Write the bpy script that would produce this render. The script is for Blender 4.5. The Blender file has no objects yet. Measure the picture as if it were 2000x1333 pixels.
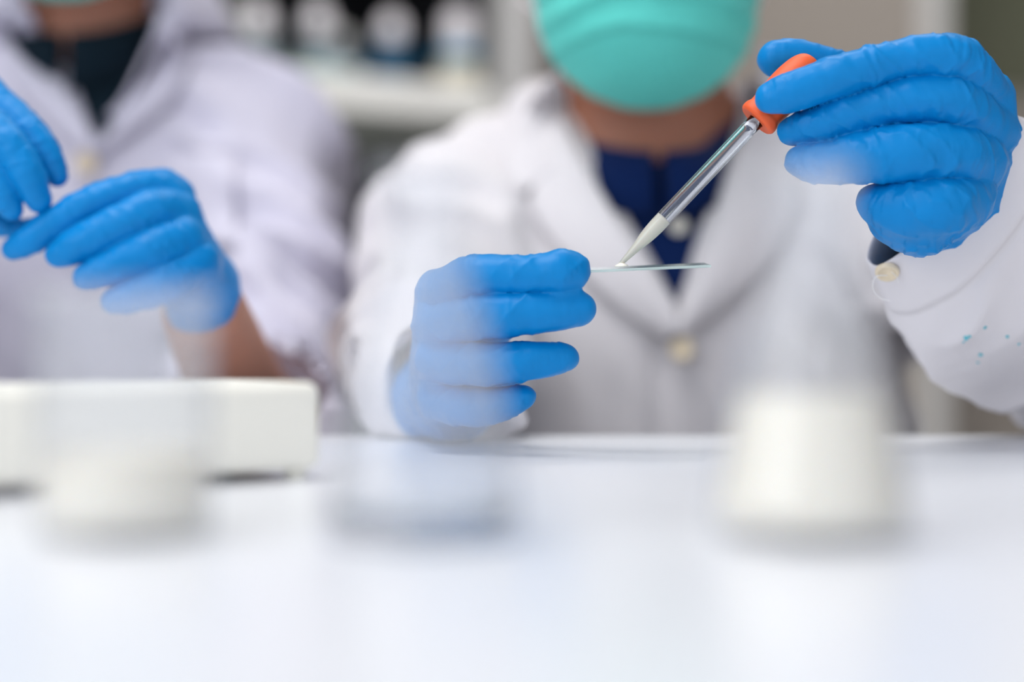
import bpy, bmesh, math, random
import numpy as np
from mathutils import Vector, Matrix
from mathutils.bvhtree import BVHTree
random.seed(7)
PI = math.pi
sc = bpy.context.scene
COL = sc.collection

# ------------------------------------------------------------------ camera, world, lights
TABLE = 0.76
CZ = TABLE + 0.049
F = 3180.0
def W(px, py, d):
    return Vector(((px-1000)/F*d, d, CZ+(666.5-py)/F*d))
cam_d = bpy.data.cameras.new('camera')
cam = bpy.data.objects.new('camera', cam_d); COL.objects.link(cam)
cam.location = (0, 0, CZ); cam.rotation_euler = (PI/2, 0, 0)
cam_d.sensor_width = 36; cam_d.lens = F/2000*36
cam_d.clip_start = 0.02
cam_d.dof.use_dof = True; cam_d.dof.focus_distance = 0.70; cam_d.dof.aperture_fstop = 2.1
sc.camera = cam

wd = bpy.data.worlds.new('world'); sc.world = wd; wd.use_nodes = True
bg = wd.node_tree.nodes['Background']
bg.inputs[0].default_value = (0.90, 0.93, 1.0, 1); bg.inputs[1].default_value = 0.96

def area(name, loc, target, sx, sy, power, color=(1, 1, 1)):
    l = bpy.data.lights.new(name, 'AREA'); l.shape = 'RECTANGLE'; l.size = sx; l.size_y = sy
    l.energy = power; l.color = color
    o = bpy.data.objects.new(name, l); COL.objects.link(o); o.location = loc
    o.rotation_euler = (Vector(target)-Vector(loc)).to_track_quat('-Z', 'Y').to_euler()
    return o
area('ceiling_light', (-0.5, 0.55, 2.3), (0, 0.8, 0.8), 1.2, 0.6, 16, (1, 0.99, 0.98))
area('window_light', (-1.3, -0.6, 1.75), (0.1, 0.8, 0.85), 1.2, 1.2, 11, (0.93, 0.96, 1))
area('ceiling_light', (0.3, 1.55, 2.4), (-0.1, 2.1, 1.1), 1.2, 0.4, 11, (1, 0.98, 0.95))

vs = sc.view_settings
vs.view_transform = 'Standard'; vs.look = 'None'; vs.gamma = 1; vs.use_curve_mapping = False
vs.exposure = 0.0
sc.cycles.max_bounces = 12; sc.cycles.transmission_bounces = 12; sc.cycles.transparent_max_bounces = 16

# ------------------------------------------------------------------ materials
def S(r, g, b):
    def f(c):
        c /= 255.0
        return c/12.92 if c <= 0.04045 else ((c+0.055)/1.055)**2.4
    return (f(r), f(g), f(b), 1)

def mat(name, col, rough=0.5, var=0.06, scale=30, bump=0.0, bscale=200, metal=0, spec=0.5, coat=0, sss=0, sheen=0, trans=0, ior=1.45, emis=None, coarse=None):
    m = bpy.data.materials.new(name); m.use_nodes = True
    nt = m.node_tree; b = nt.nodes['Principled BSDF']
    b.inputs['Roughness'].default_value = rough; b.inputs['Metallic'].default_value = metal
    b.inputs['Specular IOR Level'].default_value = spec; b.inputs['IOR'].default_value = ior
    b.inputs['Coat Weight'].default_value = coat; b.inputs['Transmission Weight'].default_value = trans
    if sheen: b.inputs['Sheen Weight'].default_value = sheen; b.inputs['Sheen Roughness'].default_value = 0.4
    if sss:
        b.inputs['Subsurface Weight'].default_value = sss; b.inputs['Subsurface Radius'].default_value = (1, .8, .6)
        b.inputs['Subsurface Scale'].default_value = 0.004
    tc = nt.nodes.new('ShaderNodeTexCoord'); nz = nt.nodes.new('ShaderNodeTexNoise')
    nz.inputs['Scale'].default_value = scale; nz.inputs['Detail'].default_value = 4
    nt.links.new(tc.outputs['Object'], nz.inputs['Vector'])
    rp = nt.nodes.new('ShaderNodeValToRGB')
    rp.color_ramp.elements[0].position = 0.3; rp.color_ramp.elements[1].position = 0.7
    rp.color_ramp.elements[0].color = [c*(1-var) for c in col[:3]]+[1]
    rp.color_ramp.elements[1].color = [min(1, c*(1+var)) for c in col[:3]]+[1]
    nt.links.new(nz.outputs['Fac'], rp.inputs['Fac']); nt.links.new(rp.outputs['Color'], b.inputs['Base Color'])
    if bump:
        n2 = nt.nodes.new('ShaderNodeTexNoise'); n2.inputs['Scale'].default_value = bscale; n2.inputs['Detail'].default_value = 3
        nt.links.new(tc.outputs['Object'], n2.inputs['Vector'])
        bp = nt.nodes.new('ShaderNodeBump'); bp.inputs['Strength'].default_value = bump; bp.inputs['Distance'].default_value = 0.001
        nt.links.new(n2.outputs['Fac'], bp.inputs['Height']); nt.links.new(bp.outputs['Normal'], b.inputs['Normal'])
    return m

def cloth(name, col, rough=0.85, wscale=900, strength=0.25, stains=False):
    """woven fabric: two crossed fine waves as relief"""
    m = mat(name, col, rough, 0.03, 12, sheen=0.15, spec=0.2)
    nt = m.node_tree; b = nt.nodes['Principled BSDF']; tc = nt.nodes['Texture Coordinate']
    hs = []
    for dr in ('X', 'Z'):
        w = nt.nodes.new('ShaderNodeTexWave'); w.bands_direction = dr; w.inputs['Scale'].default_value = wscale
        w.inputs['Distortion'].default_value = 0.6
        nt.links.new(tc.outputs['Object'], w.inputs['Vector']); hs.append(w)
    ad = nt.nodes.new('ShaderNodeMath'); ad.operation = 'ADD'
    nt.links.new(hs[0].outputs['Fac'], ad.inputs[0]); nt.links.new(hs[1].outputs['Fac'], ad.inputs[1])
    bp = nt.nodes.new('ShaderNodeBump'); bp.inputs['Strength'].default_value = strength; bp.inputs['Distance'].default_value = 0.0003
    nt.links.new(ad.outputs[0], bp.inputs['Height']); nt.links.new(bp.outputs['Normal'], b.inputs['Normal'])
    return m

def glass_mat(name, tint, haze, hazecol=(0.85, 0.9, 0.95, 1), rough=0.02):
    """thin-walled laboratory glass: clear transmission, fresnel reflection, a faint whitish diffuse mix"""
    m = bpy.data.materials.new(name); m.use_nodes = True
    nt = m.node_tree; nt.nodes.clear()
    out = nt.nodes.new('ShaderNodeOutputMaterial')
    tr = nt.nodes.new('ShaderNodeBsdfTransparent'); tr.inputs[0].default_value = tint
    gl = nt.nodes.new('ShaderNodeBsdfGlossy'); gl.inputs['Roughness'].default_value = rough
    lw = nt.nodes.new('ShaderNodeLayerWeight'); lw.inputs['Blend'].default_value = 0.5
    pw = nt.nodes.new('ShaderNodeMath'); pw.operation = 'POWER'; pw.inputs[1].default_value = 5; nt.links.new(lw.outputs['Facing'], pw.inputs[0])
    fr = nt.nodes.new('ShaderNodeMath'); fr.operation = 'MULTIPLY_ADD'; fr.inputs[1].default_value = 0.9; fr.inputs[2].default_value = 0.04; nt.links.new(pw.outputs[0], fr.inputs[0])
    m1 = nt.nodes.new('ShaderNodeMixShader')
    nt.links.new(fr.outputs[0], m1.inputs[0]); nt.links.new(tr.outputs[0], m1.inputs[1]); nt.links.new(gl.outputs[0], m1.inputs[2])
    df = nt.nodes.new('ShaderNodeBsdfDiffuse'); df.inputs[0].default_value = hazecol
    tl = nt.nodes.new('ShaderNodeBsdfTranslucent'); tl.inputs[0].default_value = hazecol
    m0 = nt.nodes.new('ShaderNodeMixShader'); m0.inputs[0].default_value = 0.5
    nt.links.new(df.outputs[0], m0.inputs[1]); nt.links.new(tl.outputs[0], m0.inputs[2])
    m2 = nt.nodes.new('ShaderNodeMixShader')
    nz = nt.nodes.new('ShaderNodeTexNoise'); nz.inputs['Scale'].default_value = 40
    tc = nt.nodes.new('ShaderNodeTexCoord'); nt.links.new(tc.outputs['Object'], nz.inputs['Vector'])
    mr = nt.nodes.new('ShaderNodeMapRange'); mr.inputs['To Min'].default_value = haze*0.6; mr.inputs['To Max'].default_value = haze*1.4  # share of whitish diffuse mix over the clear glass, varied by noise
    nt.links.new(nz.outputs['Fac'], mr.inputs['Value'])
    nt.links.new(mr.outputs[0], m2.inputs[0]); nt.links.new(m1.outputs[0], m2.inputs[1]); nt.links.new(m0.outputs[0], m2.inputs[2])
    nt.links.new(m2.outputs[0], out.inputs[0])
    return m

M = {
 'glove': mat('nitrile_blue', S(0, 130, 202), 0.38, 0.05, 60, 0.12, 1400, spec=0.24),
 'coat': cloth('white_cotton', S(230, 226, 229), 0.9),
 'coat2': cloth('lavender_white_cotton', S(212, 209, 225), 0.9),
 'navy': cloth('navy_pique', S(0, 32, 84), 0.8, 700),
 'black_shirt': cloth('black_pique', S(8, 30, 42), 0.8, 700),
 'skin': mat('skin_brown', S(178, 120, 96), 0.55, 0.08, 25, 0.1, 600, sss=0.25),
 'skin2': mat('skin_tan', S(190, 132, 108), 0.55, 0.08, 25, 0.1, 600, sss=0.25),
 'mask': cloth('mask_turquoise', S(100, 216, 204), 0.75, 1200, 0.15),
 'mask_edge': cloth('mask_edge_turquoise', S(70, 190, 178), 0.75, 1200, 0.15),
 'hair': mat('black_hair', S(24, 20, 18), 0.5, 0.3, 200, 0.6, 500),
 'orange': mat('orange_rubber', S(238, 98, 48), 0.5, 0.05, 60, 0.1, 500, sss=0.1),
 'milk': mat('milk', S(255, 247, 231), 0.3, 0.01, 10, sss=0.3),
 'table': mat('white_laminate', S(240, 242, 247), 0.28, 0.01, 6, 0.02, 60),
 'box': mat('cream_plastic', S(250, 248, 238), 0.45, 0.01, 10),
 'button': mat('pearl_button', S(240, 236, 222), 0.3, 0.06, 300, spec=0.7),
 'tan_button': mat('ivory_button', S(232, 216, 188), 0.35, 0.06, 300),
 'thread': mat('white_thread', S(240, 238, 236), 0.8),
 'stain': mat('teal_stain', S(110, 205, 220), 0.85, 0.2, 900),
 'trousers': cloth('charcoal_twill', S(52, 54, 62)),
 'shoe': mat('black_leather', S(26, 26, 28), 0.4),
 'metal': mat('brushed_steel', S(170, 172, 176), 0.3, 0.05, 60, metal=1),
 'black': mat('black_plastic', S(30, 32, 36), 0.45),
 'dark_cavity': mat('recess_shade_dark', S(16, 17, 20), 0.9, spec=0.1),  # near-black: the shade inside the shelf recess put into the colour
 'shelf_white': mat('ivory_laminate', S(248, 246, 240), 0.4),
 'panel_grey': mat('light_grey_laminate', S(196, 194, 192), 0.45),
 'greygreen': mat('grey_green_laminate', S(150, 156, 150), 0.5),
 'wall': mat('taupe_paint', S(176, 166, 156), 0.8, 0.02, 4),
 'wallw': mat('white_paint', S(225, 222, 218), 0.8, 0.02, 4),
 'olive': mat('olive_board', S(112, 114, 92), 0.7, 0.04, 8),
 'floor': mat('grey_vinyl', S(150, 150, 152), 0.5, 0.05, 8),
 'ceiling': mat('white_ceiling_tile', S(236, 236, 236), 0.9, 0.03, 60),
 'teal_liquid': mat('teal_solution', S(20, 130, 170), 0.15, 0.03, 10),
 'label': mat('paper_label', S(226, 218, 196), 0.7),
 'label_blue': mat('blue_label', S(60, 140, 180), 0.6),
 'cap_white': mat('white_cap', S(224, 220, 222), 0.3),
 'cap_blue': mat('blue_cap', S(30, 110, 160), 0.4),
 'clear_liquid': mat('pale_solution', S(190, 205, 210), 0.15, 0.03, 10),
 'glass': glass_mat('borosilicate_glass', (0.988, 0.992, 1.0, 1), 0.11, (0.95, 0.965, 0.99, 1)),
 'glass_b': glass_mat('bottle_glass', (0.9, 0.94, 0.96, 1), 0.12),
}
def real_glass(name, col=(1, 1, 1, 1)):
    m = bpy.data.materials.new(name); m.use_nodes = True
    nt = m.node_tree; nt.nodes.clear()
    o = nt.nodes.new('ShaderNodeOutputMaterial'); g = nt.nodes.new('ShaderNodeBsdfGlass')
    g.inputs['Color'].default_value = col; g.inputs['IOR'].default_value = 1.47; g.inputs['Roughness'].default_value = 0.0
    nt.links.new(g.outputs[0], o.inputs[0]); return m
M['rglass'] = real_glass('refracting_glass', (0.97, 0.985, 1, 1))
M['slide'] = mat('slide_glass', (0.80, 0.93, 0.91, 1), 0.08, 0.01, 10, trans=0.55, ior=1.45)

# ------------------------------------------------------------------ object helpers
def link(name, me, m, parent=None, smooth=True):
    o = bpy.data.objects.new(name, me); COL.objects.link(o)
    if m is not None: me.materials.append(m)
    if smooth: me.shade_smooth()
    if parent is not None:
        o.parent = parent; o.matrix_parent_inverse = Matrix.Translation(-parent.location) if parent.rotation_euler.z == 0 else parent.matrix_world.inverted()
    return o
def child(name, me, m, parent, smooth=True):
    """parts are authored in their thing's own coordinates"""
    o = bpy.data.objects.new(name, me); COL.objects.link(o)
    if m is not None: me.materials.append(m)
    if smooth: me.shade_smooth()
    o.parent = parent
    return o
def tag(o, label, cat, group=None):
    o['label'] = label; o['category'] = cat
    if group: o['group'] = group
    return o
def thing(name, label, cat, loc=(0, 0, 0), rz=0, group=None):
    o = bpy.data.objects.new(name, None); COL.objects.link(o)
    o.location = loc; o.rotation_euler = (0, 0, rz); o.empty_display_size = 0.05
    return tag(o, label, cat, group)
def mesh(verts, faces):
    me = bpy.data.meshes.new('m'); me.from_pydata([tuple(v) for v in verts], [], faces); me.update(); return me
def bm_mesh(bm):
    me = bpy.data.meshes.new('m'); bm.to_mesh(me); bm.free(); return me
def box_me(x0, x1, y0, y1, z0, z1, bev=0.0, seg=2):
    bm = bmesh.new(); bmesh.ops.create_cube(bm, size=1)
    for v in bm.verts:
        v.co = Vector((x0+(x1-x0)*(v.co.x+.5), y0+(y1-y0)*(v.co.y+.5), z0+(z1-z0)*(v.co.z+.5)))
    if bev: bmesh.ops.bevel(bm, geom=bm.edges[:], offset=bev, segments=seg, profile=0.5, affect='EDGES')
    return bm_mesh(bm)
def lathe_me(prof, n=64, close=True):
    """prof: list of (r, z); r==0 makes a pole"""
    vs_, fs, rows = [], [], []
    for r, z in prof:
        if r < 1e-7: rows.append([len(vs_)]); vs_.append((0, 0, z))
        else:
            rows.append(list(range(len(vs_), len(vs_)+n)))
            vs_ += [(r*math.cos(2*PI*i/n), r*math.sin(2*PI*i/n), z) for i in range(n)]
    for a, b in zip(rows[:-1], rows[1:]):
        for i in range(n):
            j = (i+1) % n
            if len(a) == 1 and len(b) == 1: continue
            if len(a) == 1: fs.append((a[0], b[j], b[i]))
            elif len(b) == 1: fs.append((a[i], a[j], b[0]))
            else: fs.append((a[i], a[j], b[j], b[i]))
    return mesh(vs_, fs)
def smooth_prof(pts, k=6):
    """Catmull-Rom through profile points"""
    P = [np.array(p, float) for p in pts]; P = [2*P[0]-P[1]]+P+[2*P[-1]-P[-2]]; out = []
    for i in range(1, len(P)-2):
        for j in range(k):
            t = j/k
            out.append(0.5*((2*P[i])+(-P[i-1]+P[i+1])*t+(2*P[i-1]-5*P[i]+4*P[i+1]-P[i+2])*t*t+(-P[i-1]+3*P[i]-3*P[i+1]+P[i+2])*t**3))
    out.append(P[-2]); return out
def tube_me(pts, r, n=8):
    pts = [Vector(p) for p in pts]; vs_, fs = [], []
    up = Vector((0.3, 0.5, 0.8))
    for i, p in enumerate(pts):
        t = (pts[min(i+1, len(pts)-1)]-pts[max(i-1, 0)]).normalized()
        u = t.cross(up).normalized(); v = t.cross(u)
        rr = r[i] if isinstance(r, (list, tuple)) else r
        for k in range(n): vs_.append(p+u*(rr*math.cos(2*PI*k/n))+v*(rr*math.sin(2*PI*k/n)))
    for i in range(len(pts)-1):
        for k in range(n):
            a = i*n+k; b = i*n+(k+1) % n; fs.append((a, b, b+n, a+n))
    fs.append(tuple(range(n))[::-1]); fs.append(tuple(range((len(pts)-1)*n, len(pts)*n)))
    return mesh(vs_, fs)

# ------------------------------------------------------------------ numpy noise + implicit surfaces
def vnoise(P, seed=0):
    P = np.asarray(P, np.float64); I = np.floor(P).astype(np.int64); f = P-I; f = f*f*(3-2*f)
    def h(i, j, k):
        n = (i*374761393 + j*668265263 + k*1274126177 + seed*974711) & 0x7fffffff
        n = ((n ^ (n >> 13))*1103515245) & 0x7fffffff
        n = ((n ^ (n >> 16))*69069) & 0x7fffffff
        return (n & 0xffff)/65535.0
    r = 0
    for a in (0, 1):
        for b in (0, 1):
            for c in (0, 1):
                w = (f[:, 0] if a else 1-f[:, 0])*(f[:, 1] if b else 1-f[:, 1])*(f[:, 2] if c else 1-f[:, 2])
                r = r+w*h(I[:, 0]+a, I[:, 1]+b, I[:, 2]+c)
    return r
def fbm(P, seed=0):
    return (vnoise(P, seed)+0.5*vnoise(np.asarray(P)*2.03+7.1, seed+1)+0.25*vnoise(np.asarray(P)*4.1+3.3, seed+2))/1.75
def ridge(P, seed=0):
    return 1-np.abs(2*vnoise(P, seed)-1)

class Field:
    def __init__(s, lo, hi, vox):
        s.lo = np.array(lo, float); s.vox = vox
        s.n = np.ceil((np.array(hi)-s.lo)/vox).astype(int)+1
        s.f = np.full(s.n, 1.0, np.float32)
    def blank(s):
        g = Field.__new__(Field); g.lo, g.vox, g.n = s.lo, s.vox, s.n; g.f = np.full(s.n, 1.0, np.float32); return g
    def sl(s, lo, hi):
        a = np.clip(np.floor((np.array(lo)-s.lo)/s.vox).astype(int), 0, s.n); b = np.clip(np.ceil((np.array(hi)-s.lo)/s.vox).astype(int)+1, 0, s.n)
        if (b <= a).any(): return None, None
        ax = [(s.lo[i]+np.arange(a[i], b[i])*s.vox).astype(np.float32) for i in range(3)]
        return tuple(slice(a[i], b[i]) for i in range(3)), np.meshgrid(*ax, indexing='ij', sparse=True)
    @staticmethod
    def smin(a, b, k):
        if k <= 0: return np.minimum(a, b)
        h = np.maximum(k-np.abs(a-b), 0)/k
        return np.minimum(a, b)-h*h*k*0.25
    def cone(s, a, b, ra, rb, k=0.0, flat=None):
        a = np.array(a); b = np.array(b); m = max(ra, rb)+k+3*s.vox
        S_, G = s.sl(np.minimum(a, b)-m, np.maximum(a, b)+m)
        if S_ is None: return
        X, Y, Z = G; d = b-a; dd = max(float(d@d), 1e-12)
        px, py, pz = X-a[0], Y-a[1], Z-a[2]
        h = np.clip((px*d[0]+py*d[1]+pz*d[2])/dd, 0, 1)
        v = np.sqrt((px-h*d[0])**2+(py-h*d[1])**2+(pz-h*d[2])**2)-(ra+(rb-ra)*h)
        s.f[S_] = s.smin(s.f[S_], v.astype(np.float32), k)
    def ell(s, c, r, k=0.0, rot=None):
        c = np.array(c); r = np.array(r, float); m = r.max()+k+3*s.vox
        S_, G = s.sl(c-m, c+m)
        if S_ is None: return
        X, Y, Z = G; p = [X-c[0], Y-c[1], Z-c[2]]
        if rot is not None:
            R = np.array(rot.inverted()); p = [R[i][0]*p[0]+R[i][1]*p[1]+R[i][2]*p[2] for i in range(3)]
        k0 = np.sqrt(sum((p[i]/r[i])**2 for i in range(3))); k1 = np.sqrt(sum((p[i]/r[i]**2)**2 for i in range(3)))
        v = k0*(k0-1)/np.maximum(k1, 1e-6)
        s.f[S_] = s.smin(s.f[S_], v.astype(np.float32), k)
    def grid(s):
        ax = [(s.lo[i]+np.arange(s.n[i])*s.vox).astype(np.float32) for i in range(3)]
        return np.meshgrid(*ax, indexing='ij', sparse=True)
    def nets(s):
        f = s.f; sg = f < 0
        c = [sg[a:a or None, :, :] for a in (0,)]
        nx, ny, nz = f.shape
        cnt = np.zeros((nx-1, ny-1, nz-1), np.uint8)
        for a in (0, 1):
            for b in (0, 1):
                for d in (0, 1): cnt += sg[a:nx-1+a, b:ny-1+b, d:nz-1+d]
        act = np.argwhere((cnt > 0) & (cnt < 8)); idx = np.full(cnt.shape, -1, np.int32)
        idx[act[:, 0], act[:, 1], act[:, 2]] = np.arange(len(act))
        cv = {}
        for a in (0, 1):
            for b in (0, 1):
                for d in (0, 1): cv[a, b, d] = f[act[:, 0]+a, act[:, 1]+b, act[:, 2]+d].astype(float)
        acc = np.zeros((len(act), 3)); num = np.zeros(len(act))
        keys = list(cv)
        for u in keys:
            for ax in range(3):
                if u[ax]: continue
                w = list(u); w[ax] = 1; w = tuple(w); A, B = cv[u], cv[w]
                mk = (A < 0) != (B < 0); t = np.where(mk, A/np.where(mk, A-B, 1), 0)
                p = np.tile(np.array(u, float), (len(act), 1)); p[:, ax] = t
                acc += p*mk[:, None]; num += mk
        V = s.lo+(act+acc/num[:, None])*s.vox
        Q = []
        for ax in range(3):
            A = sg[tuple(slice(0, -1) if i == ax else slice(1, -1) for i in range(3))]
            B = sg[tuple(slice(1, None) if i == ax else slice(1, -1) for i in range(3))]
            e = np.argwhere(A != B); fl = A[e[:, 0], e[:, 1], e[:, 2]]
            o = [i for i in range(3) if i != ax]; base = e.copy(); base[:, o[0]] += 1; base[:, o[1]] += 1
            q = []
            for da, db in ((0, 0), (-1, 0), (-1, -1), (0, -1)):
                t = base.copy(); t[:, o[0]] += da; t[:, o[1]] += db; q.append(idx[t[:, 0], t[:, 1], t[:, 2]])
            q = np.stack(q, 1)
            if ax == 1: fl = ~fl
            q[~fl] = q[~fl][:, ::-1]; Q.append(q)
        Q = np.concatenate(Q); Q = Q[(Q >= 0).all(1)]
        return V, Q
def np_mesh(V, Q, disp=None, smooth=0):
    me = bpy.data.meshes.new('m')
    me.vertices.add(len(V)); me.vertices.foreach_set('co', V.astype(np.float32).ravel())
    me.loops.add(Q.size); me.loops.foreach_set('vertex_index', Q.astype(np.int32).ravel())
    me.polygons.add(len(Q)); me.polygons.foreach_set('loop_start', np.arange(0, Q.size, 4, dtype=np.int32))
    me.update(calc_edges=True); me.validate()
    if smooth:
        E = np.empty(len(me.edges)*2, np.int32); me.edges.foreach_get('vertices', E); E = E.reshape(-1, 2)
        for _ in range(smooth):
            A = np.zeros_like(V); n = np.zeros(len(V))
            for i in range(3):
                A[:, i] = np.bincount(E[:, 0], V[E[:, 1], i], len(V))+np.bincount(E[:, 1], V[E[:, 0], i], len(V))
            n = np.bincount(E[:, 0], minlength=len(V))+np.bincount(E[:, 1], minlength=len(V))
            V = V*0.5+0.5*A/np.maximum(n, 1)[:, None]
        me.vertices.foreach_set('co', V.astype(np.float32).ravel()); me.update()
    if disp is not None:
        N = np.empty(len(V)*3, np.float32); me.vertex_normals.foreach_get('vector', N); N = N.reshape(-1, 3)
        V = V+N*disp(V, N)[:, None]
        me.vertices.foreach_set('co', V.astype(np.float32).ravel()); me.update()
    return me
def rest_on_table(me, gap):
    """cloth and rubber that touch the table flatten on it"""
    for v in me.vertices:
        if v.co.y < 0.852 and v.co.z < TABLE+gap: v.co.z = TABLE+gap
    me.update(); return me
def bounds(chains, m):
    P = np.array([[p[0], p[1], p[2]] for c in chains for p in c]); R = max(p[3] for c in chains for p in c)
    return P.min(0)-R-m, P.max(0)+R+m

def px_chain(pts):
    out = []
    for px, py, d, r in pts:
        w = W(px, py, d); out.append((w.x, w.y, w.z, r*d/F))
    return out
def densify(ch, k=4):
    return [tuple(p) for p in smooth_prof(ch, k)]
def chain_param(V, ch):
    """distance to a chain, arc length there"""
    best = np.full(len(V), 9.0); s = np.zeros(len(V)); L = 0
    for a, b in zip(ch[:-1], ch[1:]):
        A = np.array(a[:3]); d = np.array(b[:3])-A; l = np.linalg.norm(d)
        h = np.clip((V-A)@d/(l*l), 0, 1); r = a[3]+(b[3]-a[3])*h
        q = np.linalg.norm(V-A-h[:, None]*d, axis=1)-r; m = q < best
        best[m] = q[m]; s[m] = L+h[m]*l; L += l
    return best, s, L

def glove_me(fingers, palm, vox=0.0008, seed=1, kf=0.0004, kp=0.006, bends=(0.655, 0.70, 0.34), wr=1.0):
    """fingers: chains tip->knuckle; palm: chains. One continuous glove surface with wrinkles."""
    F_ = [densify(px_chain(c)) for c in fingers]; P_ = [px_chain(c) for c in palm]
    lo, hi = bounds(F_+P_, 0.004); fld = Field(lo, hi, vox); g = fld.blank()
    for c in F_:
        h = fld.blank()
        for a, b in zip(c[:-1], c[1:]): h.cone(a[:3], b[:3], a[3], b[3], 0.0015)
        fld.f = Field.smin(fld.f, h.f, kf)
    for c in P_:
        for a, b in zip(c[:-1], c[1:]): g.cone(a[:3], b[:3], a[3], b[3], 0.008)
    fld.f = Field.smin(fld.f, g.f, kp)
    V, Q = fld.nets()
    def disp(V, N):
        out = np.zeros(len(V)); bd = np.full(len(V), 9.0)
        for i, c in enumerate(F_):
            d, s, L = chain_param(V, c); m = d < bd; bd[m] = d[m]
            s_ = s[m]; Pm = V[m]
            # cross wrinkles bunch up near the two bends of each finger
            env = 0.22+np.exp(-((s_-0.36*L)/(0.07*L))**2)*0.7+np.exp(-((s_-0.68*L)/(0.09*L))**2)*1.0
            wp = vnoise(Pm/0.009, seed+60)
            q = np.stack([s_/0.0052+2.2*wp, Pm[:, 1]/0.014, (Pm[:, 2]+Pm[:, 0])/0.014], 1)
            r = ridge(q, seed+i*5)**3
            for sj in bends:
                wb = 0.004*(vnoise(Pm/0.012, seed+71)-0.5)
                out[m] -= 0.0009*wr*np.exp(-((s_-sj*L+wb)/0.0011)**2)*(0.4+0.6*vnoise(Pm/0.01, seed+72+i))
            q2 = np.stack([s_/0.0085+Pm[:, 2]/0.01, Pm[:, 1]/0.01, Pm[:, 0]/0.03], 1)
            out[m] = 0.0008*env*(r-0.3)*wr+0.0006*(ridge(q2, seed+90+i)**4-0.2)*wr
        far = np.clip(bd/0.004, 0, 1)
        q = np.stack([(V[:, 0]+0.6*V[:, 2])/0.009, V[:, 1]/0.03, (V[:, 2]-0.6*V[:, 0])/0.03], 1)
        out += far*0.0008*(ridge(q, seed+33)**3-0.3)*wr
        out += 0.0009*(fbm(V/0.016, seed+50)-0.5)
        return out
    return rest_on_table(np_mesh(V, Q, disp, smooth=1), 0.0012)

# loft between rings of points (each ring same count), optional closed around
def loft_me(rows, closed=True, caps=False, thick=0.0):
    n = len(rows[0]); vs_ = [p for r in rows for p in r]; fs = []
    for i in range(len(rows)-1):
        for k in range(n if closed else n-1):
            a = i*n+k; b = i*n+(k+1) % n; fs.append((a, b, b+n, a+n))
    me = mesh(vs_, fs)
    if thick:
        bm = bmesh.new(); bm.from_mesh(me); bmesh.ops.recalc_face_normals(bm, faces=bm.faces)
        bmesh.ops.solidify(bm, geom=bm.faces[:], thickness=thick); me = bm_mesh(bm)
    return me
def resample(poly, n):
    P = [Vector(p) for p in smooth_prof(poly, 8)]; P = [Vector((p[0], p[1], p[2] if len(p) > 2 else 0)) for p in P]
    L = [0]
    for a, b in zip(P[:-1], P[1:]): L.append(L[-1]+(b-a).length)
    out = []; j = 0
    for i in range(n):
        t = L[-1]*i/(n-1)
        while j < len(P)-2 and L[j+1] < t: j += 1
        s = (t-L[j])/max(L[j+1]-L[j], 1e-9); out.append(P[j].lerp(P[j+1], min(max(s, 0), 1)))
    return out
CAMP = Vector((0, 0, CZ))
def cloth_patch(bvh, e1, e2, d0, lift=(0.004, 0.004), n=24, m=10, thick=0.0025, curl=0.0):
    """a flap of cloth lying on a surface: e1, e2 edge polylines given by sight lines, laid onto the surface below"""
    A = resample([(x, y) for x, y in e1], n); B = resample([(x, y) for x, y in e2], n); rows = []
    for a, b in zip(A, B):
        row = []
        for j in range(m+1):
            t = j/m; p = a.lerp(b, t); dr = (W(p.x, p.y, 1.0)-CAMP).normalized()
            hit = bvh.ray_cast(CAMP, dr)
            dist = hit[3] if hit[0] is not None else (W(p.x, p.y, d0)-CAMP).length
            if dist > (W(p.x, p.y, d0)-CAMP).length*1.12: dist = (W(p.x, p.y, d0)-CAMP).length
            lf = lift[0]+(lift[1]-lift[0])*t+curl*math.sin(PI*t)
            row.append(CAMP+dr*(dist-lf))
        rows.append(row)
    # relax depth so the flap hangs smoothly
    for _ in range(6):
        for i in range(1, n-1):
            for j in range(m+1):
                r0 = (rows[i][j]-CAMP).length; r1 = ((rows[i-1][j]-CAMP).length+(rows[i+1][j]-CAMP).length)/2
                rows[i][j] = CAMP+(rows[i][j]-CAMP)*(((r0+r1)/2)/r0)
    return loft_me(rows, closed=False, thick=thick)
def bvh_of(me):
    return BVHTree.FromPolygons([v.co.copy() for v in me.vertices], [tuple(p.vertices) for p in me.polygons])
def button_me(center, normal, r, t=0.002):
    me = lathe_me([(0, 0), (r, 0), (r, t*0.6), (r*0.92, t), (r*0.75, t), (r*0.68, t*0.7), (0, t*0.7)], 24)
    R = Vector(normal).to_track_quat('Z', 'Y').to_matrix().to_4x4(); me.transform(Matrix.Translation(center) @ R)
    return me

# ------------------------------------------------------------------ setting
def struct(name, me, m, smooth=False):
    o = link(name, me, m, smooth=smooth); o['kind'] = 'structure'; return o
struct('floor', box_me(-3.5, 3.5, -1.5, 4.2, -0.05, 0), M['floor'])
struct('ceiling', box_me(-3.5, 3.5, -1.5, 4.2, 2.7, 2.75), M['ceiling'])
struct('wall_back', box_me(-3.5, 3.5, 4.1, 4.2, 0, 2.7), M['wall'])
struct('wall_right', box_me(3.4, 3.5, -1.5, 4.1, 0, 2.7), M['wallw'])
struct('wall_left', box_me(-3.5, -3.4, -1.5, 4.1, 0, 2.7), M['wallw'])
struct('baseboard_back', box_me(-3.4, 3.4, 4.08, 4.1, 0, 0.09, 0.004), M['wallw'])

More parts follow.
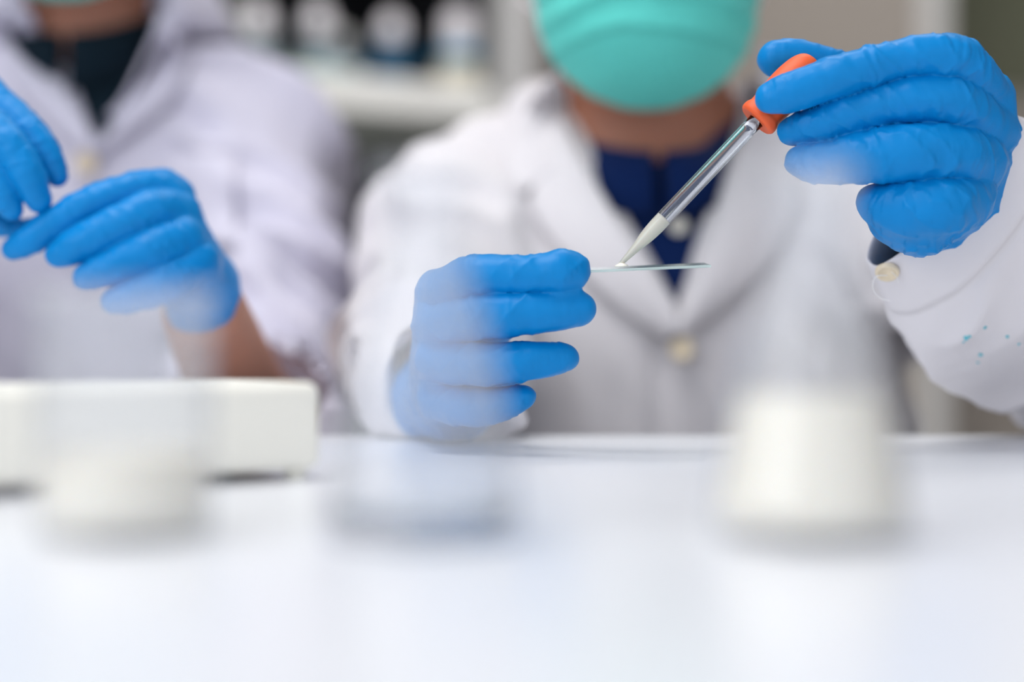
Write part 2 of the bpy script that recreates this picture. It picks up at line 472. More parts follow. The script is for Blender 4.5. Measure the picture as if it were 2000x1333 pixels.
# pillar trim and olive panel on the right of the back wall
def wx(px, d): return (px-1000)/F*d
def wz(py, d): return CZ+(666.5-py)/F*d
dpt = 3.0
part = thing('room_divider', 'tall taupe panel divider with a white post behind the raised hand', 'divider', (wx(1640, dpt), dpt, 0))
child('panel', box_me(-0.30, 0.140, -0.02, 0.02, 0.06, 2.2, 0.004), M['wall'], part, False)
child('post', box_me(0.140, 0.192, -0.035, 0.035, 0.0, 2.25, 0.006), M['wallw'], part, False)
child('foot', box_me(-0.30, -0.26, -0.15, 0.15, 0.0, 0.06, 0.006), M['metal'], part, False)
cb = thing('storage_cupboard', 'olive green cupboard with beige lower doors beyond the white post', 'cupboard', (wx(2060, 3.3), 3.45, 0))
child('carcass', box_me(-0.30, 0.6, 0.0, 0.4, 0.0, 2.1, 0.004), M['wallw'], cb, False)
for i in range(2):
    x0 = -0.29+i*0.445
    d = child('door', box_me(x0, x0+0.435, -0.02, 0.0, 1.33, 2.08, 0.003), M['olive'], cb, False)
    child('handle', box_me(x0+(0.39 if i == 0 else 0.03), x0+(0.40 if i == 0 else 0.04), -0.045, -0.02, 1.45, 1.6, 0.003), M['metal'], d, False)
    d = child('lower_door', box_me(x0, x0+0.435, -0.02, 0.0, 0.08, 1.32, 0.003), M['wall'], cb, False)
    child('handle', box_me(x0+(0.39 if i == 0 else 0.03), x0+(0.40 if i == 0 else 0.04), -0.045, -0.02, 1.05, 1.2, 0.003), M['metal'], d, False)

# ------------------------------------------------------------------ bench table
tb = thing('laboratory_table', 'long white laboratory table with a glossy laminate top', 'table', (0, 0.3, 0))
child('tabletop', box_me(-1.3, 1.3, -0.55, 0.55, TABLE-0.03, TABLE, 0.004, 3), M['table'], tb)
for sx in (-1.2, 1.2):
    for sy in (-0.45, 0.45):
        child('leg', box_me(sx-0.025, sx+0.025, sy-0.025, sy+0.025, 0, TABLE-0.03, 0.004), M['metal'], tb)
child('apron', box_me(-1.17, 1.17, 0.44, 0.46, TABLE-0.10, TABLE-0.03, 0.003), M['metal'], tb)

# ------------------------------------------------------------------ glassware
def flask(label, px, d, milk_z=None, rz=0.0):
    w = W(px, 0, d)
    # outer wall then back down the inner wall: one closed glass shell (50 ml conical flask)
    out = [(0, 0.0006), (0.020, 0.0), (0.0232, 0.0006), (0.0248, 0.003), (0.0246, 0.0065), (0.0226, 0.018), (0.0197, 0.034), (0.0165, 0.049),
           (0.0132, 0.060), (0.0112, 0.066), (0.0102, 0.072), (0.0100, 0.084), (0.0104, 0.0885), (0.0122, 0.0905), (0.0126, 0.0918), (0.0120, 0.0926)]
    inn = [(0.0106, 0.0922), (0.0092, 0.088), (0.0088, 0.083), (0.0089, 0.073), (0.0098, 0.067), (0.0118, 0.0605), (0.0151, 0.0495), (0.0184, 0.034), (0.0213, 0.018),
           (0.0232, 0.0075), (0.0228, 0.0048), (0.020, 0.0032), (0, 0.0028)]
    me = lathe_me(smooth_prof(out, 4)+smooth_prof(inn, 4), 72)
    o = link('conical_flask', me, M['glass']); o.location = (w.x, d, TABLE); o.rotation_euler.z = rz
    tag(o, label, 'flask')
    return o, out, inn
fm, _o, inn = flask('conical flask of white milk, in front of the raised gloved hand', 1582, 0.405)
def inner_r(z):
    P = sorted([(p[1], p[0]) for p in inn if p[0] > 0.0]); return np.interp(z, [p[0] for p in P], [p[1] for p in P])
ml = 0.0357
prof = [(0, 0.0031), (0.0195, 0.0035)]+[(inner_r(z)-0.0002, z) for z in np.linspace(0.0052, ml, 14)]+[(inner_r(ml)-0.0009, ml-0.0003), (0, ml-0.0004)]
child('milk', lathe_me(prof, 64), M['milk'], fm)
fe, _o, _i = flask('empty clear conical flask, in front of the hand holding the slide', 826, 0.405, rz=0.6)

child('glass_base', lathe_me(smooth_prof([(0, 0.0032), (0.017, 0.0036), (0.0205, 0.0042), (0.0222, 0.0062), (0.0218, 0.0076), (0.0195, 0.0062), (0.015, 0.0052), (0, 0.0048)], 4), 64), M['rglass'], fe)
# beaker
w = W(243, 0, 0.412)
R = 0.0222; H = 0.062
prof_o = [(0, 0.0005), (R*0.86, 0.0), (R*0.96, 0.0008), (R, 0.004), (R, 0.02), (R, 0.04), (R, H-0.004), (R+0.0006, H-0.002), (R+0.0016, H-0.0006), (R+0.0018, H)]
prof_i = [(R+0.0008, H+0.0003), (R-0.0006, H-0.002), (R-0.0013, H-0.005), (R-0.0013, 0.04), (R-0.0013, 0.02), (R-0.0013, 0.005), (R*0.86, 0.0026), (0, 0.0024)]
me = lathe_me(smooth_prof(prof_o, 3)+smooth_prof(prof_i, 3), 72)
for v in me.vertices:      # pouring spout on the rim
    a = math.atan2(v.co.y, v.co.x); t = max(0, (v.co.z-(H-0.010))/0.010); g = math.exp(-((a-2.6)/0.22)**2)*t*t
    rr = math.hypot(v.co.x, v.co.y)
    if rr > 0.01: v.co.x *= 1+0.16*g; v.co.y *= 1+0.16*g; v.co.z += 0.001*g
bk = link('glass_beaker', me, M['glass']); bk.location = (w.x, 0.412, TABLE)
tag(bk, 'small glass beaker half filled with milk, in front of the cream box', 'beaker')
mz = 0.0215
child('milk', lathe_me([(0, 0.0027), (R*0.86, 0.003), (R-0.0018, 0.0056), (R-0.0015, 0.01), (R-0.0015, mz), (R-0.0022, mz-0.0005), (0, mz-0.0006)], 64), M['milk'], bk)

# cream box behind the beaker, standing on four small feet
a0 = Vector((W(-160, 0, 0.495).x, 0.487, 0)); b0 = Vector((W(632, 0, 0.577).x, 0.577, 0))
L = (b0-a0).length; ang = math.atan2(b0.y-a0.y, b0.x-a0.x)
bx = thing('storage_box', 'low cream white plastic box with rounded edges behind the beaker', 'box', (a0.x, a0.y, TABLE), ang)
child('body', box_me(0, L, 0, 0.065, 0.0036, 0.0345, 0.0045, 5), M['box'], bx)
for sx in (0.008, L-0.008):
    for sy in (0.006, 0.059):
        child('foot', lathe_me([(0, 0), (0.0035, 0), (0.004, 0.004), (0, 0.0042)], 16).copy(), M['box'], bx).location = (sx, sy, 0)

# ------------------------------------------------------------------ pipette, slide, drop
tip = W(1211, 517, 0.700); top = W(1520, 191, 0.701)
ax = (top-tip).normalized(); q = ax.to_track_quat('Z', 'Y')
pp = bpy.data.objects.new('dropper_pipette', None); COL.objects.link(pp); pp.location = tip; pp.rotation_mode = 'XYZ'; pp.rotation_euler = q.to_euler()
tag(pp, 'glass dropper pipette with an orange rubber bulb, tip touching the slide', 'pipette')
Lp = (W(1490, 223, 0.70)-tip).length
out = [(0.0009, 0.0), (0.0013, 0.004), (0.0020, 0.010), (0.0030, 0.0165), (0.0034, 0.0215), (0.0035, 0.026), (0.0035, 0.05), (0.0035, Lp)]
inn2 = [(0.0027, Lp), (0.0027, 0.05), (0.0027, 0.027), (0.0026, 0.0225), (0.0021, 0.0165), (0.0011, 0.010), (0.0006, 0.004), (0.0004, 0.0)]
me = lathe_me(smooth_prof(out, 4)+smooth_prof(inn2, 4)+[(0.0009, 0.0)], 40)
child('glass_tube', me, M['rglass'], pp)
lm = 0.0275
inside = [(0, 0.0003), (0.00045, 0.0004), (0.0010, 0.004), (0.0014, 0.010), (0.0022, 0.0165), (0.00275, 0.0225), (0.00285, 0.027), (0.00285, lm), (0.002, lm-0.0004), (0, lm-0.0005)]
child('milk', lathe_me(inside, 32), M['milk'], pp)
# the bore narrows the milk to the tube's inside; the glass there is thin
bl = 0.034
prof = [(0.0036, Lp-0.004), (0.0078, Lp-0.0042), (0.0088, Lp-0.003), (0.0088, Lp-0.0005), (0.0080, Lp+0.002), (0.0084, Lp+0.007), (0.0088, Lp+0.014), (0.0086, Lp+0.021), (0.0074, Lp+0.0275), (0.0048, Lp+0.0315), (0, Lp+0.033)]
child('rubber_bulb', lathe_me([prof[0], (0.0076, Lp-0.0042)]+smooth_prof(prof[1:], 5), 40), M['orange'], pp)

s0 = W(1107, 530, 0.705); s1 = W(1382, 518, 0.705)
sl = link('glass_slide', box_me(-0.01, (s1-s0).length, -0.0125, 0.0125, -0.00055, 0.00055, 0.0001, 1), M['slide'], smooth=False)
sl.location = s0; sl.rotation_euler = (math.radians(4.8), -math.atan2((s1-s0).z, (s1-s0).x), 0)
tag(sl, 'clear rectangular microscope slide held level in the gloved fingertips', 'slide')
dp = link('milk_drop', lathe_me([(0, -0.0002), (0.0030, 0.0), (0.0028, 0.0005), (0.0018, 0.0010), (0.0007, 0.0016), (0, 0.0018)], 28), M['milk'])
dp.location = W(1214, 521.0, 0.700)+Vector((0, 0, 0.0001)); dp.rotation_euler = sl.rotation_euler
tag(dp, 'small drop of milk on the glass slide under the pipette tip', 'drop')

# ------------------------------------------------------------------ hands
hand_R = dict(bends=(0.71, 0.765, 0.80, 0.36), wr=1.35, fingers=[
  [(1502,193,.687,27),(1550,178,.685,38),(1650,145,.684,39),(1760,114,.683,36),(1850,110,.685,43),(1905,150,.697,46),(1928,205,.712,48)],
  [(1545,256,.696,25),(1600,243,.692,37),(1700,211,.689,42),(1790,193,.687,46),(1862,200,.690,50),(1922,250,.705,50)],
  [(1562,314,.693,29),(1610,318,.690,40),(1700,306,.687,51),(1790,298,.685,55),(1862,300,.690,56),(1908,315,.702,54)],
  [(1712,398,.696,38),(1770,408,.690,52),(1835,402,.688,58),(1885,385,.700,54)],
  [(1516,113,.717,36),(1580,120,.718,36),(1650,150,.721,39),(1750,230,.727,44),(1810,330,.73,46)]],
 palm=[[(1925,195,.715,52),(1835,410,.732,60)],[(1922,262,.712,53),(1812,428,.727,60)],[(1900,330,.706,55),(1795,432,.718,58)],[(1862,395,.700,54),(1790,438,.706,52)],[(1742,432,.702,44),(1800,440,.700,48),(1868,405,.708,54)],
  [(1945,262,.716,42),(1905,370,.722,54),(1850,425,.730,58)],
  [(1800,412,.728,66),(1868,470,.752,98),(1930,540,.775,100)]])
hand_L = dict(fingers=[
  [(1124,531,.689,17),(1108,530,.687,27),(1070,535,.686,35),(1000,537,.688,38),(930,541,.692,41),(870,568,.702,44)],
  [(1133,604,.690,33),(1070,608,.688,40),(1000,614,.688,43),(930,619,.692,44),(860,630,.703,44)],
  [(1104,699,.692,25),(1055,703,.690,34),(1000,708,.690,38),(930,712,.695,41),(855,705,.706,42)],
  [(1023,776,.696,23),(980,788,.697,31),(920,796,.702,37),(856,782,.712,40)],
  [(1119,519,.7225,27),(1080,535,.7235,31),(1020,572,.728,34),(960,640,.737,40),(910,710,.757,48)]],
 palm=[[(1095,509,.6865,17),(1137,513,.6885,5)],[(1095,550,.6855,19),(1124,558,.6865,6)],[(1100,530,.6835,18),(1132,536,.6845,8)],[(857,575,.712,46),(885,765,.78,72)],[(852,640,.712,46),(885,775,.78,72)],[(852,710,.716,44),(890,778,.78,72)],[(860,778,.720,42),(895,778,.78,70)],
  [(975,740,.742,42),(895,770,.78,60)],[(888,768,.78,80),(850,782,.82,88),(812,790,.86,88)]])
hand_A = dict(fingers=[
  [(25,488,.782,22),(70,461,.780,31),(150,412,.782,33),(215,384,.785,33),(285,368,.792,33),(335,395,.802,38)],
  [(114,498,.777,25),(160,475,.776,35),(240,438,.778,39),(305,412,.785,41),(348,428,.797,43)],
  [(168,542,.774,25),(225,519,.775,35),(300,488,.778,42),(352,468,.787,45)],
  [(222,590,.776,24),(268,574,.777,34),(330,548,.780,41),(382,515,.790,45)],
  [(28,450,.796,17),(90,455,.800,28),(190,490,.805,36),(320,520,.812,44)]],
 palm=[[(322,364,.802,30),(345,380,.804,30)],[(318,380,.802,38),(410,555,.815,48)],[(345,430,.797,42),(405,560,.815,55)],[(362,480,.793,42),(395,575,.812,55)],[(384,525,.797,40),(380,580,.812,50)],
  [(392,560,.812,60),(388,600,.822,62)]])
hand_B = dict(fingers=[
  [(112,344,.786,22),(78,283,.785,31),(25,228,.790,34),(-50,165,.802,38)],
  [(76,392,.776,24),(50,335,.773,35),(0,262,.776,36),(-70,215,.795,40)],
  [(22,407,.775,24),(-8,355,.772,34),(-60,300,.776,36),(-115,260,.795,40)],
  [(-45,425,.778,22),(-75,390,.776,30),(-115,345,.780,34),(-150,300,.795,38)],
  [(20,440,.805,24),(-30,420,.812,32),(-90,370,.820,38),(-150,300,.83,42)]],
 palm=[[(-50,165,.805,40),(-190,200,.86,62)],[(-75,215,.80,42),(-190,215,.86,62)],[(-118,265,.80,42),(-195,230,.86,62)],[(-150,300,.80,40),(-200,245,.86,60)],
  [(-190,210,.855,66),(-260,250,.90,78)]])

# ------------------------------------------------------------------ people
def torso_cones(P, j, grow=0.0):
    """solid trunk: chest, waist, trapezius, shoulders"""
    c = P['c']; sw = P['sw']; sz = P['sz']; y = c[1]
    j.ell((c[0], y, sz-0.09), (0.155+grow, 0.098+grow, 0.20), 0.05)
    j.ell((c[0], y-0.005, sz-0.30), (0.150+grow, 0.105+grow, 0.21), 0.05)
    for s in (-1, 1):
        j.cone((c[0]+s*0.04, y+0.01, sz+P['tr']), (c[0]+s*sw, y, sz), 0.040+grow, 0.050+grow, 0.04)
        j.cone((c[0]+s*sw*0.9, y, sz-0.01), (c[0]+s*0.10, y, sz-0.25), 0.05+grow, 0.06+grow, 0.04)

def build_person(P):
    c = P['c']; sw = P['sw']; sz = P['sz']; y = c[1]; hd = Vector(P['head'])
    x0 = min(c[0]-sw, *(a[i][0] for a in P['arms'] for i in range(3)))-0.15; x1 = max(c[0]+sw, *(a[i][0] for a in P['arms'] for i in range(3)))+0.15
    # ---- body: one skin surface, head to hips with arms and hands
    fb = Field((x0, 0.62, sz-0.56), (x1, y+0.20, hd.z+0.17), 0.0042)
    torso_cones(P, fb, -0.014)
    fb.cone((c[0], y+0.005, sz+0.0), (hd.x, hd.y+0.035, hd.z-0.03), P['nr'], P['nr']*0.98, 0.03)
    fb.ell((hd.x, hd.y+0.02, hd.z+0.035), (0.076, 0.097, 0.098), 0.02)          # cranium
    fb.ell((hd.x, hd.y-0.025, hd.z-0.045), (0.060, 0.062, 0.058), 0.03)         # jaw
    fb.cone((hd.x, hd.y-0.074, hd.z+0.018), (hd.x, hd.y-0.086, hd.z-0.012), 0.008, 0.011, 0.012)   # nose
    for s in (-1, 1):
        fb.ell((hd.x+s*0.030, hd.y-0.070, hd.z+0.029), (0.018, 0.012, 0.007), 0.005); fb.ell((hd.x+s*0.030, hd.y-0.069, hd.z+0.009), (0.016, 0.010, 0.005), 0.004)
        fb.ell((hd.x+s*0.077, hd.y+0.015, hd.z-0.002), (0.008, 0.018, 0.030), 0.006)
    fb.ell((hd.x, hd.y-0.083, hd.z-0.052), (0.024, 0.010, 0.010), 0.006)
    for a in P['arms']:
        fb.cone(a[0], a[1], 0.040, 0.034, 0.02); fb.cone(a[1], a[2], 0.033, P['wr'], 0.012)
    for h in P['hands']:
        for ch in h['fingers']+h['palm']:
            cc = px_chain(ch)
            for a, b in zip(cc[:-1], cc[1:]): fb.cone(a[:3], b[:3], max(a[3]-0.0022, 0.0035), max(b[3]-0.0022, 0.0035), 0.003)
    V, Q = fb.nets(); body = link('person', rest_on_table(np_mesh(V, Q, smooth=2), 0.004), P['skin'])
    tag(body, P['label'], 'person')
    # eyes
    for s in (-1, 1):
        bm = bmesh.new(); bmesh.ops.create_uvsphere(bm, u_segments=16, v_segments=10, radius=0.0105); me = bm_mesh(bm)
        me.transform(Matrix.Translation((hd.x+s*0.030, hd.y-0.0665, hd.z+0.019))); child('eye', me, M['cap_white'], body)
        bm = bmesh.new(); bmesh.ops.create_uvsphere(bm, u_segments=12, v_segments=8, radius=0.0045); me = bm_mesh(bm)
        me.transform(Matrix.Translation((hd.x+s*0.030, hd.y-0.0733, hd.z+0.017))); child('iris', me, M['hair'], body)
        child('eyebrow', tube_me([(hd.x+s*0.014, hd.y-0.084, hd.z+0.036), (hd.x+s*0.030, hd.y-0.082, hd.z+0.041), (hd.x+s*0.048, hd.y-0.070, hd.z+0.035)], [0.002, 0.0028, 0.0014], 8), M['hair'], body)
    # hair
    f = Field(hd-Vector((0.12, 0.14, 0.09)), hd+Vector((0.12, 0.16, 0.17)), 0.004)
    f.ell((hd.x, hd.y+0.03, hd.z+0.048), (0.086, 0.100, 0.102), 0.0)
    X, Y, Z = f.grid(); f.f = np.maximum(f.f, -(Z-(hd.z+0.055)+(Y-(hd.y-0.03))*0.9).astype(np.float32)*0.7)
    V, Q = f.nets(); child('hair', np_mesh(V, Q, lambda V, N: 0.004*(fbm(V/0.012, 4)-0.5), smooth=1), M['hair'], body)
    # ---- shirt
    fs_ = Field((c[0]-sw-0.07, y-0.16, sz-0.5), (c[0]+sw+0.07, y+0.16, sz+0.12), 0.0045)
    torso_cones(P, fs_, -0.005)
    fs_.cone((c[0], y, sz), (c[0], y-0.003, P['cz']-P['cdrop']-0.058), P['nr']+0.004, P['nr']+0.004, 0.02)
    V, Q = fs_.nets(); shirt = child('shirt', np_mesh(V, Q, lambda V, N: 0.004*(fbm(V/0.05, 9)-0.5), smooth=1), P['shirt_m'], body)
    # shirt collar: a folded band leaning round the neck, lower in front
    rows = []
    n = 44
    for i in range(n):
        a = PI*1.5+0.05+(2*PI-0.10)*i/(n-1)         # gap at the front
        fr = -math.sin(a)                             # 1 at the front
        cx, cy = c[0]+math.cos(a)*1.0*P['cr'], y-0.002+math.sin(a)*(P['cr']+0.006)
        zt = P['cz']-fr*P['cdrop']
        row = []
        for rr, dz in ((0.0, -0.012), (-0.002, 0.004), (0.002, 0.010), (0.006, 0.008), (0.006+0.008*P['fl'], -0.006), (0.006+0.015*P['fl'], -0.022-0.012*max(0, fr)**3)):
            k = (P['cr']+rr)/P['cr']; row.append(Vector((c[0]+(cx-c[0])*k, y+(cy-y)*k-0.004*max(0, fr), zt+dz)))
        rows.append(row)
    child('shirt_collar', loft_me(rows, closed=False, thick=0.002), P['shirt_m'], body)
    # ---- lab coat: trunk and upper sleeves
    fc = Field((x0, 0.70 if P['full_sleeves'] else 0.75, sz-0.52), (x1, y+0.20, sz+0.14), 0.0045)
    torso_cones(P, fc, 0.005)
    for k, a in enumerate(P['arms']):
        fc.cone(a[0], a[1], 0.056, P['sr'][k][0], 0.03)
        if P['sleeve_to'][k] > 0:
            e = Vector(a[1]).lerp(Vector(a[2]), P['sleeve_to'][k]); fc.cone(a[1], e, P['sr'][k][0], P['sr'][k][1], 0.012)
    X, Y, Z = fc.grid()
    (lx, lz), (ax_, az), (rx, rz_) = P['vneck']      # world x,z of the V opening at the chest
    def side(x1_, z1_, x2_, z2_):                     # signed distance to a line, positive on the right of upward direction
        dx, dz = x2_-x1_, z2_-z1_; l = math.hypot(dx, dz); return ((X-x1_)*dz-(Z-z1_)*dx)/l
    wedge = np.maximum(np.maximum(-side(ax_, az, lx, lz), side(ax_, az, rx, rz_)), Y-(y-0.005))
    ncyl = np.sqrt((X-c[0])**2+(Y-y-0.0)**2)-P['cr']-0.006; ncyl = np.maximum(ncyl, (sz+0.02)-Z)
    fc.f = np.maximum(fc.f, -np.minimum(wedge, ncyl).astype(np.float32))
    # cut sleeves open at their cuffs
    for k, a in enumerate(P['arms']):
        if P['sleeve_to'][k] > 0:
            e = Vector(a[1]).lerp(Vector(a[2]), P['sleeve_to'][k]); d = (Vector(a[2])-Vector(a[1])).normalized()
            pr = (X-e.x)*d.x+(Y-e.y)*d.y+(Z-e.z)*d.z
            rad = np.sqrt(np.maximum((X-e.x)**2+(Y-e.y)**2+(Z-e.z)**2-pr**2, 0))
            cut = np.maximum(np.maximum(-(pr+0.0), pr-0.09), rad-P['sr'][k][1]*1.6)
            hol = np.maximum(np.maximum(rad-(P['sr'][k][1]-0.006), -(pr+0.05)), pr-0.02)
            fc.f = np.maximum(fc.f, -np.minimum(cut, hol).astype(np.float32))
    V, Q = fc.nets()
    def fold(V, N):
        s = P['seed']
        q = np.stack([V[:, 0]/0.035+0.5*V[:, 2]/0.07, V[:, 1]/0.06, V[:, 2]/0.11], 1)
        r = 0.011*P['fa']*(fbm(q, s)-0.5)
        arm = np.clip((np.abs(V[:, 0]-c[0])-(sw-0.06))/0.03, 0, 1)
        q = np.stack([V[:, 0]/0.05+V[:, 2]/0.045, V[:, 1]/0.05, V[:, 2]/0.05], 1)
        r += arm*0.015*P['fa']*(ridge(q, s+3)**2-0.35)
        cr = np.exp(-((V[:, 0]-P['placket'])/0.006)**2)*(V[:, 2] < az-0.02)*(V[:, 1] < y)
        r -= 0.004*cr
        return r
    cme = rest_on_table(np_mesh(V, Q, fold, smooth=2), 0.0008)
    coat = child('lab_coat', cme, P['coat_m'], body)
    bvh = bvh_of(cme)
    for e1, e2, lf in P['lapels']:
        child('lapel', cloth_patch(bvh, e1, e2, y-0.08, lf, curl=0.003), P['coat_m'], coat)
    for e1, e2, lf in P['collars']:
        child('collar', cloth_patch(bvh, e1, e2, y-0.06, lf, curl=0.005), P['coat_m'], coat)
    # back of the coat collar
    rows = []
    for i in range(31):
        a = -0.75+(PI+1.5)*i/30; row = []
        for rr, dz in ((0.006, -0.02), (0.008, 0.012), (0.014, 0.020), (0.024, 0.010), (0.034, -0.014), (0.040, -0.036)):
            r_ = P['cr']+rr; row.append(Vector((c[0]+math.cos(a)*r_*1.12, y+0.005+math.sin(a)*r_, P['ccz']+dz+0.006*math.sin(a))))
        rows.append(row)
    child('collar', loft_me(rows, closed=False, thick=0.002), P['coat_m'], coat)
    for px, py, r, m in P['buttons']:
        dr = (W(px, py, 1)-CAMP).normalized(); hit = bvh.ray_cast(CAMP, dr)
        p = hit[0] if hit[0] is not None else W(px, py, y-0.1)
        child('button', button_me(p-dr*0.009, -dr, r), m, coat)
    if P.get('pocket'):
        px0, py0, px1, py1 = P['pocket']
        child('pocket', cloth_patch(bvh, [(px0, py0), (px0-2, (py0+py1)/2), (px0-4, py1)], [(px1, py0+6), (px1, (py0+py1)/2), (px1+2, py1)], y-0.08, (0.006, 0.006), thick=0.002), P['coat_m'], coat)
    sb = bvh_of(shirt.data)
    for px, py, r in P['shirt_buttons']:
        dr = (W(px, py, 1)-CAMP).normalized(); hit = sb.ray_cast(CAMP, dr)
        p = hit[0] if hit[0] is not None else W(px, py, y-0.08)
        child('shirt_button', button_me(p-dr*0.004, -dr, r), M['button'], shirt)
    # ---- surgical mask with pleats and ear loops
    fm_ = Field(hd-Vector((0.11, 0.15, 0.15)), hd+Vector((0.11, 0.06, 0.05)), 0.0022)
    fm_.ell((hd.x, hd.y-0.012, hd.z-0.052), (0.0715, 0.094, 0.072), 0.0)
    fm_.ell((hd.x, hd.y-0.022, hd.z-0.010), (0.070, 0.090, 0.060), 0.02)
    X, Y, Z = fm_.grid()
    fm_.f = np.maximum(fm_.f, np.maximum(Y-(hd.y-0.020+0.22*(Z-hd.z)), Z-(hd.z+0.012-0.0)).astype(np.float32))
    def pleat(V, N):
        z = V[:, 2]-hd.z; u = (V[:, 0]-hd.x)/0.07
        zz = z+0.012*u*u+0.004*vnoise(V/0.03, 5)
        r = 0
        for z0, am in ((-0.036, 0.0036), (-0.056, 0.0040), (-0.074, 0.0034)):
            t = (zz-z0)/0.012
            r = r+am*np.where((t > 0) & (t < 1), 1-t, 0)
        r = r+0.0035*(fbm(np.stack([V[:, 0]/0.05, V[:, 1]/0.05, V[:, 2]/0.014], 1), 21)-0.5)
        return r*np.clip(-N[:, 1]*2, 0, 1)
    V, Q = fm_.nets(); mask = child('face_mask', np_mesh(V, Q, pleat, smooth=2), M['mask'], body)
    for s in (-1, 1):
        pts = [Vector((hd.x+s*0.068, hd.y-0.03, hd.z-0.0)), Vector((hd.x+s*0.080, hd.y-0.005, hd.z+0.018)), Vector((hd.x+s*0.086, hd.y+0.022, hd.z+0.028)),
               Vector((hd.x+s*0.085, hd.y+0.036, hd.z+0.002)), Vector((hd.x+s*0.079, hd.y+0.012, hd.z-0.035)), Vector((hd.x+s*0.067, hd.y-0.03, hd.z-0.055))]
        child('ear_loop', tube_me([Vector(p) for p in smooth_prof([tuple(p) for p in pts], 5)], 0.0014, 6), M['cap_white'], mask)
    # ---- gloves
    for k, h in enumerate(P['hands']):
        child('glove', glove_me(h['fingers'], h['palm'], vox=0.00085, seed=P['seed']*10+k*40, kp=h.get('kp', 0.006), bends=h.get('bends', (0.655, 0.70, 0.34)), wr=h.get('wr', 1.0)), M['glove'], body)
    # ---- trousers and shoes (seated, under the table)
    ft = Field((c[0]-0.26, y-0.58, 0.02), (c[0]+0.26, y+0.2, 0.66), 0.011)
    ft.ell((c[0], y+0.03, 0.50), (0.17, 0.13, 0.11), 0.03)
    for s in (-1, 1):
        ft.cone((c[0]+s*0.09, y, 0.49), (c[0]+s*0.13, y-0.38, 0.50), 0.080, 0.062, 0.03); ft.cone((c[0]+s*0.13, y-0.38, 0.50), (c[0]+s*0.13, y-0.34, 0.10), 0.060, 0.048, 0.02)
    V, Q = ft.nets(); child('trousers', np_mesh(V, Q, lambda V, N: 0.01*(fbm(V/0.05, 2)-0.5), smooth=1), M['trousers'], body)
    for s in (-1, 1):
        f = Field((c[0]+s*0.13-0.07, y-0.56, -0.01), (c[0]+s*0.13+0.07, y-0.22, 0.14), 0.006)
        f.cone((c[0]+s*0.13, y-0.33, 0.045), (c[0]+s*0.13, y-0.48, 0.034), 0.042, 0.036, 0.02); f.cone((c[0]+s*0.13, y-0.335, 0.05), (c[0]+s*0.13, y-0.335, 0.09), 0.04, 0.036, 0.01)
        X, Y, Z = f.grid(); f.f = np.maximum(f.f, (0.002-Z).astype(np.float32)+0*X.astype(np.float32)+0*Y.astype(np.float32))
        V, Q = f.nets(); child('shoe', np_mesh(V, Q, smooth=1), M['shoe'], body)
    # ---- stool
    return body, coat, cme

def stool(x, y, label):
    t = thing('lab_stool', label, 'stool', (x, y, 0))
    child('seat', lathe_me(smooth_prof([(0, 0.375), (0.15, 0.375), (0.175, 0.385), (0.18, 0.40), (0.17, 0.415), (0.10, 0.42), (0, 0.42)], 4), 40), M['black'], t)
    child('column', lathe_me([(0, 0.08), (0.028, 0.08), (0.028, 0.25), (0.02, 0.25), (0.02, 0.38), (0, 0.38)], 24), M['metal'], t)
    for k in range(5):
        a = 2*PI*k/5+0.3; l = child('leg', tube_me([(0, 0, 0.10), (0.12*math.cos(a), 0.12*math.sin(a), 0.085), (0.24*math.cos(a), 0.24*math.sin(a), 0.065)], [0.02, 0.016, 0.012], 10), M['metal'], t)
        cme = lathe_me([(0, -0.012), (0.026, -0.012), (0.028, 0), (0.026, 0.012), (0, 0.012)], 20); cme.transform(Matrix.Translation((0.24*math.cos(a), 0.24*math.sin(a), 0.029)) @ Matrix.Rotation(a, 4, 'Z') @ Matrix.Rotation(PI/2, 4, 'X'))
        child('caster', cme, M['black'], l)
    return t

def V3(v): return (v.x, v.y, v.z)
# person one: behind the table centre, left image hand holds the slide, right image hand the pipette
c1 = (0.094, 1.12, 0)
P1 = dict(fl=0.8, fa=1.1, c=c1, sw=0.128, sz=0.880, tr=0.045, nr=0.053, head=(0.084, 1.055, 1.070), cr=0.062, cz=0.957, cdrop=0.036, ccz=0.968, wr=0.022,
  label='person in a white coat, navy shirt and turquoise mask holding a pipette and slide', seed=3,
  skin=M['skin'], shirt_m=M['navy'], coat_m=M['coat'], hands=[hand_L, hand_R], full_sleeves=True,
  arms=[((c1[0]-0.128, 1.12, 0.874), (-0.052, 0.995, 0.812), V3(W(888, 770, 0.785))), ((c1[0]+0.152, 1.12, 0.882), (0.345, 0.865, 0.815), V3(W(1868, 470, 0.752)))],
  sr=[(0.050, 0.036), (0.052, 0.05)], sleeve_to=[0.90, 0.0],
  vneck=[(wx(1085, 1.02), wz(120, 1.02)), (wx(1322, 1.02), wz(600, 1.02)), (wx(1490, 1.02), wz(120, 1.02))], placket=wx(1288, 1.01),
  lapels=[([(1095,215),(1130,300),(1205,430),(1310,590),(1322,640)], [(1035,385),(1050,430),(1120,520),(1220,610),(1312,668)], (0.011, 0.006)),
          ([(1475,200),(1440,300),(1400,420),(1345,585),(1322,640)], [(1560,330),(1552,420),(1500,520),(1410,600),(1326,668)], (0.011, 0.006))],
  collars=[([(1105,120),(1085,190),(1095,250),(1110,310)], [(1045,185),(1000,260),(985,330),(1020,375)], (0.012, 0.006)),
           ([(1480,90),(1490,170),(1480,230),(1465,290)], [(1530,100),(1590,190),(1610,280),(1580,330)], (0.012, 0.006))],
  buttons=[(1332, 682, 0.0075, M['tan_button'])], shirt_buttons=[(1325, 440, 0.0058)], pocket=(1600, 590, 1745, 800))
p1, coat1, cme1 = build_person(P1)
c2 = (wx(172, 1.25), 1.26, 0)
